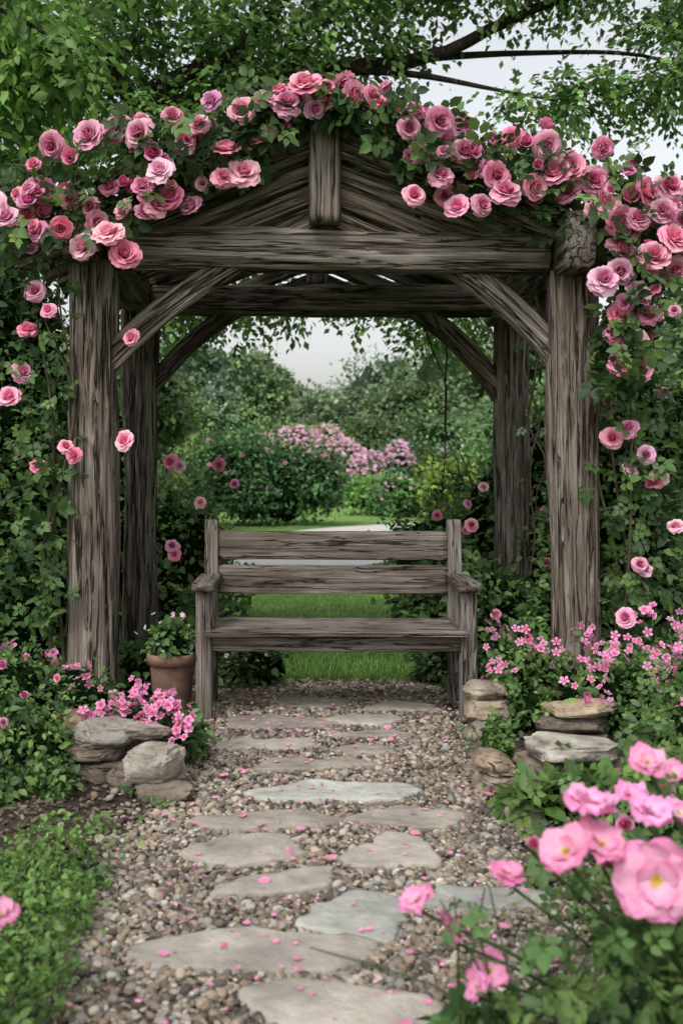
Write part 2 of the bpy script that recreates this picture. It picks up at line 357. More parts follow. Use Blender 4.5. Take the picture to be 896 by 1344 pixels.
BOX=(np.array([[x,y,z] for x in(-1,1) for y in(-1,1) for z in(-1,1)],float),np.array([[0,1,3,2],[4,6,7,5],[0,4,5,1],[2,3,7,6],[0,2,6,4],[1,5,7,3]]),np.ones((8,3)))
inst(mb,BOX,P,R,np.c_[rng.uniform(.003,.007,n),rng.uniform(.006,.020,n),rng.uniform(.0015,.004,n)],np.array([[.09,.067,.052]])*rng.uniform(.35,2.4,(n,1)))
mb.build('bark_mulch',[M_CHIP],smooth=False)

# walkway ribbon behind: S-curve across the lawn
pts=np.array([(-8,13.2),(-3.5,13.8),(-.8,14.6),(.5,16.0),(.3,18.2),(.1,20.2),(.9,22.3),(2.6,24.2),(5.5,25.6),(10,27)])
mb=MB(); V=[]; C=[]
for i in range(len(pts)-1):
    p0=pts[max(i-1,0)];p1=pts[i];p2=pts[i+1];p3=pts[min(i+2,len(pts)-1)]
    for t in np.linspace(0,1,8)[:-1]: C.append(.5*((2*p1)+(-p0+p2)*t+(2*p0-5*p1+4*p2-p3)*t*t+(-p0+3*p1-3*p2+p3)*t**3))
C=np.array(C); T=norm(np.gradient(C,axis=0)); Nn=np.c_[-T[:,1],T[:,0]]
for c,nn in zip(C,Nn): V+= [[*(c-nn*.95),.008],[*(c+nn*.95),.008]]
mb.add(V,[[2*i,2*i+1,2*i+3,2*i+2] for i in range(len(C)-1)],(1,1,1)); mb.build('stone_walkway',[M_WALK])

# lawn blades
mb=MB(); BL=(np.array([[-.5,0,0],[.5,0,0],[-.3,.12,.6],[.3,.12,.6],[0,.4,1]]),np.array([[0,1,3],[0,3,2],[2,3,4]]),np.array([[.6,.6,.6],[.6,.6,.6],[1,1,1],[1,1,1],[1.2,1.2,1.2]]))
for (x0,x1,y0,y1,n,h) in ((-1.8,2.6,6.85,9.5,42000,.045),(-2.5,3.2,9.5,14,28000,.045),(-3,5,14,26,14000,.035)):
    P=np.c_[rng.uniform(x0,x1,n),rng.uniform(y0,y1,n)**1,np.full(n,.001)]
    dd=np.min(np.linalg.norm(P[:,None,:2]-C[None,::2],axis=2),axis=1); P=P[dd>1.05]; n=len(P)
    a=rng.uniform(0,6.28,n); R=np.zeros((n,3,3)); R[:,0,0]=np.cos(a);R[:,1,0]=np.sin(a);R[:,0,1]=-np.sin(a);R[:,1,1]=np.cos(a);R[:,2,2]=1
    hh=h*rng.uniform(.5,1.2,n); S=np.c_[np.full(n,h*.14),hh,hh]
    inst(mb,BL,P,R,S,FRESH[rng.integers(0,3,n)]*rng.uniform(1.1,1.7,(n,1)))
mb.build('lawn_grass',[M_LEAF])

# ------------------------------------------------------------------ timber beams
def beam(name,p0,p1,a,b,parent,mat=M_WOOD,n=6,amp=.010,bend=0,taper=1.0,seed=None,segs=40):
    p0=Vector(p0);p1=Vector(p1);d=p1-p0;L=d.length;z=d.normalized()
    ref=Vector((0,1,0)) if abs(z.y)<.9 else Vector((1,0,0))
    x=ref.cross(z).normalized(); y=z.cross(x)
    M=Matrix((x,y,z)).transposed().to_4x4(); M.translation=p0
    sd=seed if seed is not None else rng.uniform(0,100); off=Vector((sd,sd*.7,sd*1.3))
    seg=72; nz=max(6,int(L*segs/1.5)); V=[]
    for j in range(nz+1):
        t=j/nz; zz=t*L; sc=1+(taper-1)*t
        if j in(0,nz): sc*=.94
        for i in range(seg):
            th=2*math.pi*i/seg; c,s=math.cos(th),math.sin(th); r=1/((abs(c)**n+abs(s)**n)**(1/n))
            dsp=amp*(1.6*noise.noise(Vector((c*1.2,s*1.2,zz*.9))+off)+.9*noise.noise(Vector((c*5,s*5,zz*1.5))+off)+.8*noise.noise(Vector((c*12,s*12,zz*1.6))+off))
            cr=noise.noise(Vector((c*4,s*4,zz*.55))+off*2); dsp-=amp*2.4*max(0,1-abs(cr)*14)
            V.append([c*(a/2*r*sc+dsp)+bend*4*t*(1-t), s*(b/2*r*sc+dsp), zz])
    F=[[j*seg+i,j*seg+(i+1)%seg,(j+1)*seg+(i+1)%seg,(j+1)*seg+i] for j in range(nz) for i in range(seg)]
    mb=MB(); V.append([0,0,-.004]); V.append([0,0,L+.004]); nV=len(V)
    mb.add(V,F,(1,1,1)); mb.F.append((np.array([[ (i+1)%seg,i,nV-2] for i in range(seg)]+[[nz*seg+i,nz*seg+(i+1)%seg,nV-1] for i in range(seg)]),0))
    ob=mb.build(name,[mat],parent=parent); ob.matrix_world=M; return ob

ar=empty('rustic_wooden_arbor')
XL,XR,YF,YB=-1.17,1.59,6.1,7.97
beam('front_post_left',(XL,YF,-.05),(XL+.01,YF,2.56),.275,.26,ar,n=3.2,amp=.02,taper=.93)
beam('front_post_right',(XR+.01,YF,-.05),(XR-.03,YF,2.50),.28,.26,ar,n=3.2,amp=.02,taper=.98)
beam('back_post_left',(XL,YB,-.05),(XL,YB,2.56),.25,.24,ar,n=3.2,amp=.018)
beam('back_post_right',(XR+.02,YB,-.05),(XR,YB,2.56),.23,.24,ar,n=3.2,amp=.018)
beam('front_beam',(-1.06,YF-.02,2.63),(1.42,YF-.02,2.605),.235,.22,ar,n=4,amp=.015)
beam('back_beam',(-1.08,YB,2.62),(1.46,YB,2.62),.225,.2,ar,n=4,amp=.014)
beam('side_beam_left',(-1.19,5.80,2.66),(-1.19,8.25,2.66),.25,.19,ar,n=8,amp=.006)
beam('side_beam_right',(1.53,5.76,2.625),(1.53,8.25,2.625),.32,.17,ar,n=9,amp=.005)
beam('front_brace_left',(-1.09,YF-.0,1.98),(-.34,YF-.0,2.56),.135,.13,ar,n=3,amp=.016,bend=-.035)
beam('front_brace_right',(1.50,YF-.0,1.98),(.86,YF-.0,2.56),.135,.13,ar,n=3,amp=.016,bend=.05)
beam('back_brace_left',(-1.12,YB,1.93),(-.45,YB,2.56),.125,.12,ar,n=3,amp=.016,bend=-.06)
beam('back_brace_right',(1.52,YB,1.93),(.88,YB,2.56),.125,.12,ar,n=3,amp=.016,bend=.06)
beam('side_brace_left',(XL,YF+.1,1.95),(XL,6.75,2.58),.11,.11,ar,n=3)
beam('side_brace_right',(XR-.05,YF+.1,1.95),(XR-.05,6.75,2.58),.11,.11,ar,n=3)
PX=.15; SL=.385
for tag,yy,sgn in (('front',5.99,-1),('back',YB+.04,1)):
    beam('%s_king_post'%tag,(PX,yy+sgn*.05,2.745),(PX,yy+sgn*.05,3.33),.165,.15,ar,n=8,amp=.007)
    for s,nm in ((-1,'left'),(1,'right')):
        xe=PX+s*1.72
        beam('%s_rafter_%s'%(tag,nm),(PX+s*.02,yy,3.215),(xe,yy,3.215-1.70*SL),.155,.15,ar,n=5,amp=.011)
        for k in range(3):
            zc=3.07-.135*k; ln=(zc-2.66)/SL
            beam('%s_gable_board_%s_%d'%(tag,nm,k+1),(PX+s*.04,yy+.05,zc),(PX+s*(ln),yy+.05,2.66),.104,.07,ar,n=6,amp=.007)
beam('ridge_beam',(PX,6.08,3.20),(PX,8.0,3.20),.16,.13,ar,n=6)
for k,f in enumerate((.3,.6,.9)):
    for s in(-1,1):
        x=PX+s*1.6*f; z=3.30-1.6*f*SL
        beam('roof_purlin',(x,5.93,z+.045),(x,8.15,z+.045),.07,.09,ar,n=5)
for k,yy in enumerate((6.5,7.0,7.5)):
    for s in(-1,1): beam('roof_rafter',(PX+s*.07,yy,3.2),(PX+s*1.7,yy,3.22-1.7*SL),.10,.09,ar,n=5)

# ------------------------------------------------------------------ bench
be=empty('wooden_garden_bench'); B=dict(parent=be,mat=M_BENCH,n=12,amp=.0035)
x0,x1,yf,yb=-.505,.925,5.79,6.22
for nm,x in(('left',x0),('right',x1)):
    beam('front_leg_'+nm,(x,yf,0),(x,yf,.715),.088,.085,**B)
    beam('back_leg_'+nm,(x,yb+.02,0),(x,yb+.10,1.075),.08,.08,**B)
    beam('armrest_'+nm,(x,yf-.09,.742),(x,yb+.05,.742),.045,.125,**B)
    beam('side_rail_'+nm,(x,yf+.04,.42),(x,yb,.42),.09,.04,**B)
    beam('side_stretcher_'+nm,(x,yf+.04,.16),(x,yb,.16),.06,.035,**B)
beam('front_apron',(x0+.04,yf-.01,.435),(x1-.04,yf-.01,.435),.085,.035,**B)
beam('back_rail',(x0+.04,yb+.02,.43),(x1-.04,yb+.02,.43),.08,.035,**B)
for k in range(4):
    y=yf-.045 if k==0 else yf-.025+k*.122; e=.01 if k==0 else .045
    beam('seat_slat_%d'%(k+1),(x0+e,y,.495+.002*k),(x1-e,y,.495+.002*(k%2)),.03,.112,**B)
beam('back_slat_top',(x0+.04,yb+.085,.925),(x1-.04,yb+.085,.925),.165,.032,**B)
beam('back_slat_middle',(x0+.04,yb+.068,.725),(x1-.04,yb+.068,.725),.168,.032,**B)

# ------------------------------------------------------------------ rocks
def rock(name,c,r,rot=0,col=(.3,.27,.235),seed=0,parent=None):
    V,F,_=ICO5; off=Vector((seed*3.7,seed,seed*.3)); rr_=np.random.default_rng(seed+5)
    Q=np.sign(V)*np.abs(V)**.34; Q=Q/np.maximum(1,np.abs(Q).max(1,keepdims=True))
    for _ in range(22):
        nrm=rr_.normal(size=3)*[1,1,.5]; nrm/=np.linalg.norm(nrm); d=rr_.uniform(.80,1.15); s=Q@nrm; Q=Q-np.maximum(0,s-d)[:,None]*nrm
    W=[]
    for q in Q:
        q=Vector(q); k=1+.10*noise.noise(q*1.4+off)+.10*noise.noise(Vector((q.x*2,q.y*2,q.z*7))+off)+.06*noise.noise(q*6+off)+.035*noise.noise(q*15+off)
        q=q*k; W.append([q.x*r[0],q.y*r[1],q.z*r[2]])
    W=np.array(W); ca,sa=math.cos(rot),math.sin(rot); W=np.c_[W[:,0]*ca-W[:,1]*sa,W[:,0]*sa+W[:,1]*ca,W[:,2]]+np.array(c)
    mb=MB(); mb.add(W,F,col); return mb.build(name,[M_ROCK],parent=parent)
rl=empty('stacked_stone_edging')
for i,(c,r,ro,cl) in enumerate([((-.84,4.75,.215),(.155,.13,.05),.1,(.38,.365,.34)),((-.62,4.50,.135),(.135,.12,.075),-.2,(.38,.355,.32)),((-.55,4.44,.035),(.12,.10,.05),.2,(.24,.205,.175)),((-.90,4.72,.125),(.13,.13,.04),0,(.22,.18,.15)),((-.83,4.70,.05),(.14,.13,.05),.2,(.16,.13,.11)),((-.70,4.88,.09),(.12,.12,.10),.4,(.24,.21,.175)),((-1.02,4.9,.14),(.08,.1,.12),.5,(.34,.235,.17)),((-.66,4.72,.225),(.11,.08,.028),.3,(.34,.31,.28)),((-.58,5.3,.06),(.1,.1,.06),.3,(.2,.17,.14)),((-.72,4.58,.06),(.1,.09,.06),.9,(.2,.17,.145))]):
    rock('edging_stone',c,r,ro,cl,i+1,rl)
rr=empty('stacked_stone_edging')
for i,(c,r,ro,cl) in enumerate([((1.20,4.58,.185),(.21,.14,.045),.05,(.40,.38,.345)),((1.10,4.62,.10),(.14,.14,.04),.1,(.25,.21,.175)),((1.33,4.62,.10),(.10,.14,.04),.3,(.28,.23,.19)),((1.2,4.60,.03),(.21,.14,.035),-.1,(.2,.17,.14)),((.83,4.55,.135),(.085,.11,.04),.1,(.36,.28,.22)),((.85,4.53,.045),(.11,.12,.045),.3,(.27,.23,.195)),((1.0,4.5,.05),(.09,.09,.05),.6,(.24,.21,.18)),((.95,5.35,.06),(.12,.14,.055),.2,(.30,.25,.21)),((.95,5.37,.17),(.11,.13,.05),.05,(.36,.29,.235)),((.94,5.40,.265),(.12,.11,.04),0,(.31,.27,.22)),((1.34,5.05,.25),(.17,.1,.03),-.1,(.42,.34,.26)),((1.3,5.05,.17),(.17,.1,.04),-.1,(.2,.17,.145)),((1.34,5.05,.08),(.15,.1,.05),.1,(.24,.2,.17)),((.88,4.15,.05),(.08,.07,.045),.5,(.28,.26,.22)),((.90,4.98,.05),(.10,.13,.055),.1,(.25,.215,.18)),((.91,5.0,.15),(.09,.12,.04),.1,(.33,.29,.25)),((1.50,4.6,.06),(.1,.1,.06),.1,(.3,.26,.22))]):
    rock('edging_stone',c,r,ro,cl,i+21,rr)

# ------------------------------------------------------------------ pot
pot=empty('terracotta_plant_pot'); prof=[(.09,0),(.10,.02),(.125,.27),(.127,.275),(.14,.277),(.143,.33),(.138,.337),(.122,.335),(.118,.29),(0,.29)]
seg=48; V=[]
for r,z in prof:
    for i in range(seg): t=2*math.pi*i/seg; V.append([-.70+r*math.cos(t),5.98+r*math.sin(t),z+.012])
F=[[j*seg+i,j*seg+(i+1)%seg,(j+1)*seg+(i+1)%seg,(j+1)*seg+i] for j in range(len(prof)-1) for i in range(seg)]
mb=MB(); mb.add(V,F,(1,1,1)); mb.build('pot_body',[M_POT],parent=pot)
mb=MB(); foliage(mb,[(-.70,5.99,.42,.13,.13,.10)],40,10,.045,MID,LEAF,.3)
P=np.array([-.70,5.98,.46])+rng.normal(size=(30,3))*[.08,.07,.06]; V,F,C_=SMALL; WH=(V,F,np.ones_like(C_)*np.array([.80,.68,.71])); flowers(mb,P,.016,[WH],(0,-1,1)); mb.build('pot_plant',STD,parent=pot)

# ------------------------------------------------------------------ climbing roses on the arbor
CR=np.array([(-1.62,2.70,.20),(-1.3,2.84,.26),(-.95,2.98,.25),(-.62,3.08,.22),(-.3,3.2,.17),(.0,3.37,.08),(.35,3.38,.08),(.62,3.17,.16),(.95,3.03,.22),(1.3,2.98,.23),(1.65,2.82,.25),(1.98,2.74,.24),(1.88,2.42,.17),(1.79,2.12,.13),(1.73,1.85,.09)])
def along(path,n,yc,ys):
    t=rng.uniform(0,len(path)-1.001,n); i=t.astype(int); f=(t-i)[:,None]; q=path[i]*(1-f)+path[i+1]*f
    a=rng.uniform(0,2*math.pi,n); r=q[:,2]*rng.random(n)**.5*1.1
    return np.c_[q[:,0]+r*np.cos(a), yc+rng.normal(size=n)*ys, q[:,1]+r*np.sin(a)]
mb=MB()
P=along(CR,1500,5.85,.12); P[:,1]=np.minimum(P[:,1],6.3)
def comp(mb,P,size,pal,up=.5,face=(0,-.5,0)):
    n=len(P); d=rng.normal(size=(n,3))+np.array([0,-.3,-.2]); nn=rng.normal(size=(n,3))*.5+np.array([face[0],face[1],up]); 
    inst(mb,COMP,P,basis(d,nn),size*rng.uniform(.7,1.25,n),pal[rng.integers(0,len(pal),n)]*rng.uniform(.6,1.4,(n,1)),0)
AP=np.concatenate([DARK,MID,LIGHT[:3]])
comp(mb,P,.15,AP)
n=1500; xx=rng.uniform(-1.6,1.95,n); yy=rng.uniform(6.0,8.2,n); zz=3.36-np.abs(xx-PX)*SL+rng.random(n)*.14
comp(mb,np.c_[xx,yy,zz],.17,AP)
for s in range(34):
    i0=rng.integers(0,len(CR)-4); seq=CR[i0:i0+4]
    pts=np.c_[seq[:,0]+rng.normal(size=4)*.08,5.88+rng.normal(size=4)*.07,seq[:,1]+rng.normal(size=4)*.1]; tube(mb,pts,[.008,.007,.006,.003],(.07,.07,.04),0,5)
for (xb,yb_,lst) in ((-1.32,6.0,[(-1.38,.9),(-1.3,1.7),(-1.4,2.3),(-1.3,2.8)]),(1.78,6.0,[(1.82,.8),(1.74,1.5),(1.8,2.1),(1.75,2.6)])):
    for k in range(3):
        pts=[(xb+rng.normal()*.05,yb_,0)]+[(a+rng.normal()*.05,5.93+rng.normal()*.05,b) for a,b in lst]; tube(mb,pts,[.012,.010,.008,.006,.004],(.09,.075,.045),0,6)
for (a,b,yy) in ((.93,2.45,7.9),(1.0,2.5,7.85),(1.28,2.1,6.0),(1.33,2.3,6.1)):
    pts=[(a,yy,b)]
    for k in range(6): pts.append((pts[-1][0]+rng.uniform(-.05,.1),yy+rng.normal()*.03,pts[-1][2]-.22))
    tube(mb,pts,[.008,.007,.006,.006,.005,.004,.003],(.05,.035,.025),0,5)
    comp(mb,np.array(pts)[rng.integers(0,4,3)]+rng.normal(size=(3,3))*.02,.07,MID)
RX=np.array([(-1.31,3.11),(-1.10,3.15),(-.97,3.22),(-1.38,2.885),(-1.22,2.83),(-1.54,2.71),(-1.61,2.77),(-1.38,2.645),(-1.15,2.57),(-.92,2.52),(-1.25,2.655),(-.82,2.88),(-.68,2.84),(-.61,3.13),(-.46,3.36),(-.18,3.36),(-.06,3.32),(-.295,3.28),(-.38,3.07),(-.287,2.96),(-.40,2.93),(-.84,3.17),(-.675,3.28),(-.57,2.80),(.295,3.38),(.16,3.35),(.04,3.40),
 (.625,3.29),(.59,3.185),(.74,3.2),(.76,2.93),(.857,2.78),(.62,2.835),(1.055,2.94),(1.25,2.87),(1.10,2.84),(.886,3.08),(1.14,3.13),(1.31,3.09),(.97,2.77),(1.456,2.87),(1.456,2.99),(1.67,2.79),(1.81,2.71),(1.857,2.87),(1.99,2.89),(1.94,2.75),(1.75,2.58),(1.71,2.43),(1.98,2.60),(2.09,2.56),(2.09,2.71),(1.81,2.075),(1.72,1.92),(1.84,1.92),(1.73,2.20),(1.62,2.38),(1.81,2.31),(1.88,2.2),
 (-1.0,2.62),(-1.08,2.70),(-.76,2.79),(-.52,3.2),(-.72,2.95),(1.02,3.08),(1.38,2.95),(1.6,2.93),(1.88,2.5),(1.72,2.7),(2.02,2.45)])
n=len(RX); P=np.c_[RX[:,0],5.70+rng.normal(size=n)*.05,RX[:,1]]
flowers(mb,P,rng.choice([.072,.08,.088,.10],n),ROSES,(0,-1,.3),.36)
P=along(CR,180,5.77,.07); flowers(mb,P,rng.uniform(.04,.072,180),ROSES+[BUD,BUD],(0,-.9,.5),.5)
n=80; xx=rng.uniform(-1.6,1.95,n); yy=rng.uniform(6.1,8.1,n); flowers(mb,np.c_[xx,yy,3.48-np.abs(xx-PX)*SL],rng.uniform(.06,.09,n),ROSES,(0,-.3,1),.5)
mb.build('climbing_rose',STD)

# ------------------------------------------------------------------ rose shrubs at each side
def bush(name,ells,ncl,per,size,pal,roses=None,rs=.06,proto=LEAF,comps=0,clr=.24,core=True,small=None,protos=None,face=(0,-1,.5),stems=5):
    mb=MB(); foliage(mb,ells,ncl,per,size,pal,proto,clr,core=core)
    if comps:
        for e in ells:
            u=norm(rng.normal(size=(comps,3))); P=np.array(e[:3])+u*np.array(e[3:])*rng.uniform(.8,1.12,(comps,1)); P=P[P[:,2]>.05]; comp(mb,P,size*2.2,pal)
    for e in ells:
        for k in range(stems):
            a=rng.uniform(0,6.28); q=(e[0]+math.cos(a)*e[3]*.8,e[1]+math.sin(a)*e[4]*.8,e[2]+e[5]*rng.uniform(.3,1.05))
            tube(mb,[(e[0]+rng.normal()*.08,e[1]+rng.normal()*.08,0),((e[0]*.6+q[0]*.4),(e[1]*.6+q[1]*.4),q[2]*.55),q],[.010,.008,.004],STEM,0,5)
    if roses is not None and len(roses):
        P=np.array(roses,float); flowers(mb,P,np.full(len(P),rs)*rng.uniform(.8,1.2,len(P)),protos or ROSES,face,.4)
    if small is not None:
        P,s,pr=small; flowers(mb,P,s*rng.uniform(.7,1.25,len(P)),pr,(0,-.7,1),.6)
    return mb.build(name,STD)
bush('rose_bush',[(-1.95,6.9,.8,.6,.6,.9),(-1.9,6.9,1.9,.5,.5,.8),(-1.55,6.75,1.0,.22,.4,.9),(-1.85,6.6,.3,.5,.5,.4)],140,24,.06,np.concatenate([DARK,MID,MID]),
  [(-1.27,5.86,1.5),(-.95,5.9,1.53),(-.91,5.9,2.1),(-1.52,5.9,1.91),(-1.43,5.9,1.39),(-1.59,5.9,1.77),(-1.35,5.8,2.24),(-1.5,5.95,2.15),(-1.45,5.9,2.36),(-1.22,5.85,1.45)],.064,comps=60)
mb=MB(); P=np.c_[rng.normal(-1.42,.09,150),rng.normal(5.93,.05,150),rng.uniform(.5,2.5,150)]; comp(mb,P,.12,MID)
P=np.c_[rng.normal(1.84,.09,130),rng.normal(5.95,.06,130),rng.uniform(.3,2.,130)]; comp(mb,P,.12,MID); mb.build('climbing_rose_shoots',STD)
bush('rose_bush',[(-1.0,8.9,.55,.42,.5,.75),(-.85,9.3,.3,.4,.5,.55),(-1.75,8.9,1.0,.6,.6,1.2),(-.62,7.6,.2,.28,.3,.33)],100,22,.062,np.concatenate([MID,LIGHT]),
  [(-.90,7.6,1.42),(-.84,7.6,1.39),(-.70,7.7,1.13),(-.88,7.5,.83),(-.86,7.5,.77),(-.6,8.2,1.4),(-.5,8.5,1.25)],.058,comps=50)
bush('rose_bush',[(2.15,7.2,.7,.55,.6,.85),(1.95,6.7,1.0,.35,.4,.75),(2.3,7.2,1.6,.4,.5,.6),(1.75,6.6,.35,.35,.35,.45)],130,24,.058,np.concatenate([MID,DARK,LIGHT]),
  [(1.785,5.8,.565),(1.857,5.8,.86),(1.80,5.85,.54),(1.97,5.9,1.30),(1.835,5.9,1.37),(1.74,5.9,1.55),(1.91,5.85,1.455),(2.09,5.9,1.06),(2.05,6,1.8),(1.7,6.2,.8),(1.9,5.85,.83),(2.0,5.9,1.33),(1.83,5.9,1.6)],.062,comps=60)
bush('rose_bush',[(1.15,8.9,.5,.45,.5,.6),(1.75,9.2,.7,.55,.5,.9),(1.12,8.2,.25,.33,.4,.4),(1.35,7.4,.3,.3,.35,.42),(2.0,8.6,1.0,.4,.5,.9)],100,22,.06,np.concatenate([MID,LIGHT]),
  [(1.63,7.3,.52),(1.71,7.3,1.08),(1.24,7.6,.97),(1.21,7.6,1.12),(1.34,7.7,1.24),(1.1,8.4,1.0),(1.75,7.5,.7),(1.3,8.2,.9),(1.1,7.1,.55),(1.3,7.0,.42)],.052,comps=50)
bush('low_border_plant',[(-.28,6.75,.10,.26,.18,.15),(.95,6.8,.12,.20,.2,.18),(-.95,6.5,.15,.16,.2,.2)],45,16,.05,np.concatenate([MID,DARK]),None,small=(np.array([-.3,6.65,.22])+rng.normal(size=(14,3))*[.15,.1,.04],.016,[WH]))

# ------------------------------------------------------------------ left bed
def headcl(centers,n,sp): return np.concatenate([np.array(c)+rng.normal(size=(n,3))*np.array(sp) for c in centers])
bush('flowering_shrub',[(-1.38,5.1,.25,.33,.33,.30),(-1.6,4.6,.2,.4,.35,.32),(-1.2,4.7,.13,.22,.25,.20),(-1.35,4.3,.08,.25,.2,.16),(-1.05,4.45,.04,.12,.15,.10)],90,26,.034,np.concatenate([LIGHT,MID]),
  [(-1.5,4.75,.52),(-1.32,4.8,.5),(-1.2,4.7,.38),(-1.45,4.5,.36),(-1.25,4.55,.3),(-1.62,4.5,.45),(-1.1,4.9,.42),(-1.38,4.4,.25)],.026,protos=[BUD,ROSES[3]])
hd=[(-.95,4.9,.25),(-.82,4.9,.30),(-.74,4.85,.33),(-.66,4.8,.31),(-.58,4.8,.30),(-.66,4.75,.24),(-.55,4.7,.22),(-1.02,4.9,.24),(-.88,4.9,.27),(-.52,4.75,.27),(-.75,4.95,.37),(-.62,4.9,.35)]
bush('pink_geranium',[(-.78,5.0,.15,.26,.18,.14),(-.58,4.95,.14,.15,.14,.13)],50,14,.045,MID,None,small=(headcl(hd,10,(.03,.03,.022)),.026,[MIDF,MIDF,SMALL]),stems=2)
bush('pink_geranium',[(-1.2,5.6,.15,.28,.2,.22)],50,16,.045,MID,None,small=(headcl([(-1.2,5.4,.42),(-1.35,5.4,.40),(-1.05,5.35,.32),(-1.5,5.4,.46)],7,(.05,.03,.03)),.026,[MIDF,SMALL]),stems=2)
mb=MB(); n=18000; P=np.c_[rng.uniform(-1.7,-.45,n),rng.uniform(2.1,4.05,n),np.zeros(n)]
nz_=np.array([noise.noise(Vector((p[0]*3,p[1]*3,0))) for p in P]); sc_=rng.random(n)
k=(P[:,0]<-.60+.12*nz_-(.1*(P[:,1]-2.9))+.12*(sc_>.97))&(P[:,1]<3.65+.35*nz_+.3*(sc_>.97)); P=P[k]; nz_=nz_[k]
P[:,2]=.05+rng.random(len(P))*(.07+.09*np.clip(nz_+.2,0,1)); leaves(mb,P,.023,FRESH*.8,LEAF,(1+nz_*.7),up=1.5)
mb.build('ground_cover_patch',[M_LEAF])
mb=MB()
for k in range(34):
    y=rng.uniform(2.8,6.4); side=rng.random()<.5; x=(edgeL(y)-rng.uniform(-.03,.12)) if side else (edgeR(y)+rng.uniform(-.05,.08)); m_=rng.integers(10,36)
    P=np.array([x,y,.03])+rng.normal(size=(m_,3))*[.03,.03,.012]; P[:,2]=np.abs(P[:,2])+.02+(.04 if abs(x-.12)>.9 else 0); leaves(mb,P,.028,np.concatenate([MID,LIGHT]),LEAF,up=1.2)
mb.build('path_edge_weeds',[M_LEAF])

# ------------------------------------------------------------------ right bed
hd=[(1.55,5.3,.46),(1.45,5.2,.42),(1.66,5.4,.50),(1.78,5.2,.5),(1.9,5.3,.44),(1.95,5.0,.48),(1.72,5.0,.40),(1.28,5.6,.45),(1.2,5.5,.5),(2.0,5.5,.58),(1.85,5.6,.62),(1.62,4.4,.42),(1.75,4.3,.42),(1.12,5.9,.48),(1.5,5.6,.52),(1.0,5.4,.38),(1.4,5.0,.33)]
bush('pink_phlox',[(1.6,5.5,.18,.4,.35,.25),(1.95,5.2,.25,.35,.4,.28),(1.25,5.75,.2,.22,.22,.26),(1.8,4.7,.2,.3,.3,.22),(1.15,5.5,.1,.15,.2,.2)],70,20,.042,np.concatenate([MID,LIGHT]),None,comps=20,small=(headcl(hd,12,(.05,.035,.035)),.025,[MIDF,SMALL,SMALL]),stems=3)
bush('leafy_hosta_plant',[(.98,4.2,.06,.15,.13,.10),(1.2,4.15,.07,.16,.14,.11),(1.42,4.05,.10,.2,.2,.15)],34,8,.07,FRESH*.8,None,clr=.3,stems=0)
bush('creeping_border_plant',[(1.35,3.65,.06,.3,.3,.16),(1.75,3.6,.15,.35,.4,.25),(.90,4.8,.14,.05,.08,.13)],70,20,.032,np.concatenate([LIGHT,MID]),None,stems=2)
bush('creeping_border_plant',[(1.05,3.0,.05,.18,.3,.13),(1.35,2.9,.1,.3,.3,.22)],70,20,.035,MID,[(1.2,3.5,.35),(1.32,3.3,.40),(1.05,3.4,.25)],.035,protos=[BUD],stems=2)
mb=MB()
OP=[(.74,2.2,.545,.085,(-.45,-1,.45)),(.62,2.25,.68,.060,(.1,-.2,1)),(.555,2.2,.60,.062,(-.5,-.3,.8)),(.63,2.22,.61,.055,(.4,-.4,1)),(.76,2.3,.65,.05,(0,-.3,1)),(.47,2.4,.48,.042,(0,-.2,1)),(.27,2.4,.42,.042,(-.8,-.4,.9)),(.335,2.38,.365,.04,(.8,-.3,.7)),(.43,2.4,.26,.05,(.1,-.5,.8)),(.395,2.35,.25,.034,(-.6,-.5,.8)),(.88,2.8,.53,.046,(0,-.3,1)),(.98,2.75,.50,.05,(.2,-.4,1)),(.83,2.35,.5,.05,(.2,-1,.6)),(.82,2.5,.70,.045,(0,-.4,1)),(1.02,2.9,.56,.045,(0,-.4,1)),(.52,2.35,.56,.022,(0,-.5,1)),(.69,2.4,.50,.024,(.2,-.5,1))]
for i,(x,y,z,s,f) in enumerate(OP):
    pr=BUD if s<.03 else OPENS[i%3]
    flowers(mb,[(x,y,z)],s,[pr],f,.1)
    bx=.75+.45*(x-.3)+rng.normal()*.05; tube(mb,[(bx,y+.1,0),((bx*.5+x*.5)+.04,y+.05,z*.55),(x+.01,y+.01,z-.03),(x,y,z)],[.006,.005,.004,.004],(.07,.12,.04),0,6)
    P=np.array([bx,y+.1,0])*(1-rng.uniform(.15,.95,(16,1)))+np.array([x,y,z])*rng.uniform(.15,.95,(16,1)); P=P+rng.normal(size=(16,3))*.035; P[:,2]=np.abs(P[:,2]); 
    P=P[(P[:,0]>.5)|(P[:,2]<.3)]
    comp(mb,P,.08,LIGHT)
foliage(mb,[(.86,2.45,.18,.22,.25,.24),(.62,2.35,.06,.2,.2,.17),(1.05,2.3,.25,.25,.3,.3),(.42,2.45,.03,.1,.12,.12)],45,14,.04,np.concatenate([MID,LIGHT]),LEAF,.3,core=False)
n=150; P=np.c_[rng.normal(.82,.2,n),rng.normal(2.4,.15,n),rng.uniform(.05,.5,n)]; comp(mb,P,.085,np.concatenate([LIGHT,MID]))
for k in range(26):
    a=rng.uniform(.35,1.1); tube(mb,[(a,2.45,0),(a+rng.normal()*.05,2.4,.2),(a+rng.normal()*.1,2.35,rng.uniform(.3,.5))],[.004,.003,.002],(.09,.15,.05),0,5)
mb.build('foreground_rose_bush',STD)
mb=MB(); flowers(mb,[(-.665,2.4,.385)],.04,[OPENS[1]],(.3,-.4,1),.1); tube(mb,[(-.75,2.45,0),(-.72,2.42,.2),(-.665,2.4,.385)],[.004]*3,(.07,.12,.04),0,5); comp(mb,np.array([[-.73,2.43,.2],[-.74,2.4,.1],[-.7,2.4,.28]]),.09,MID)
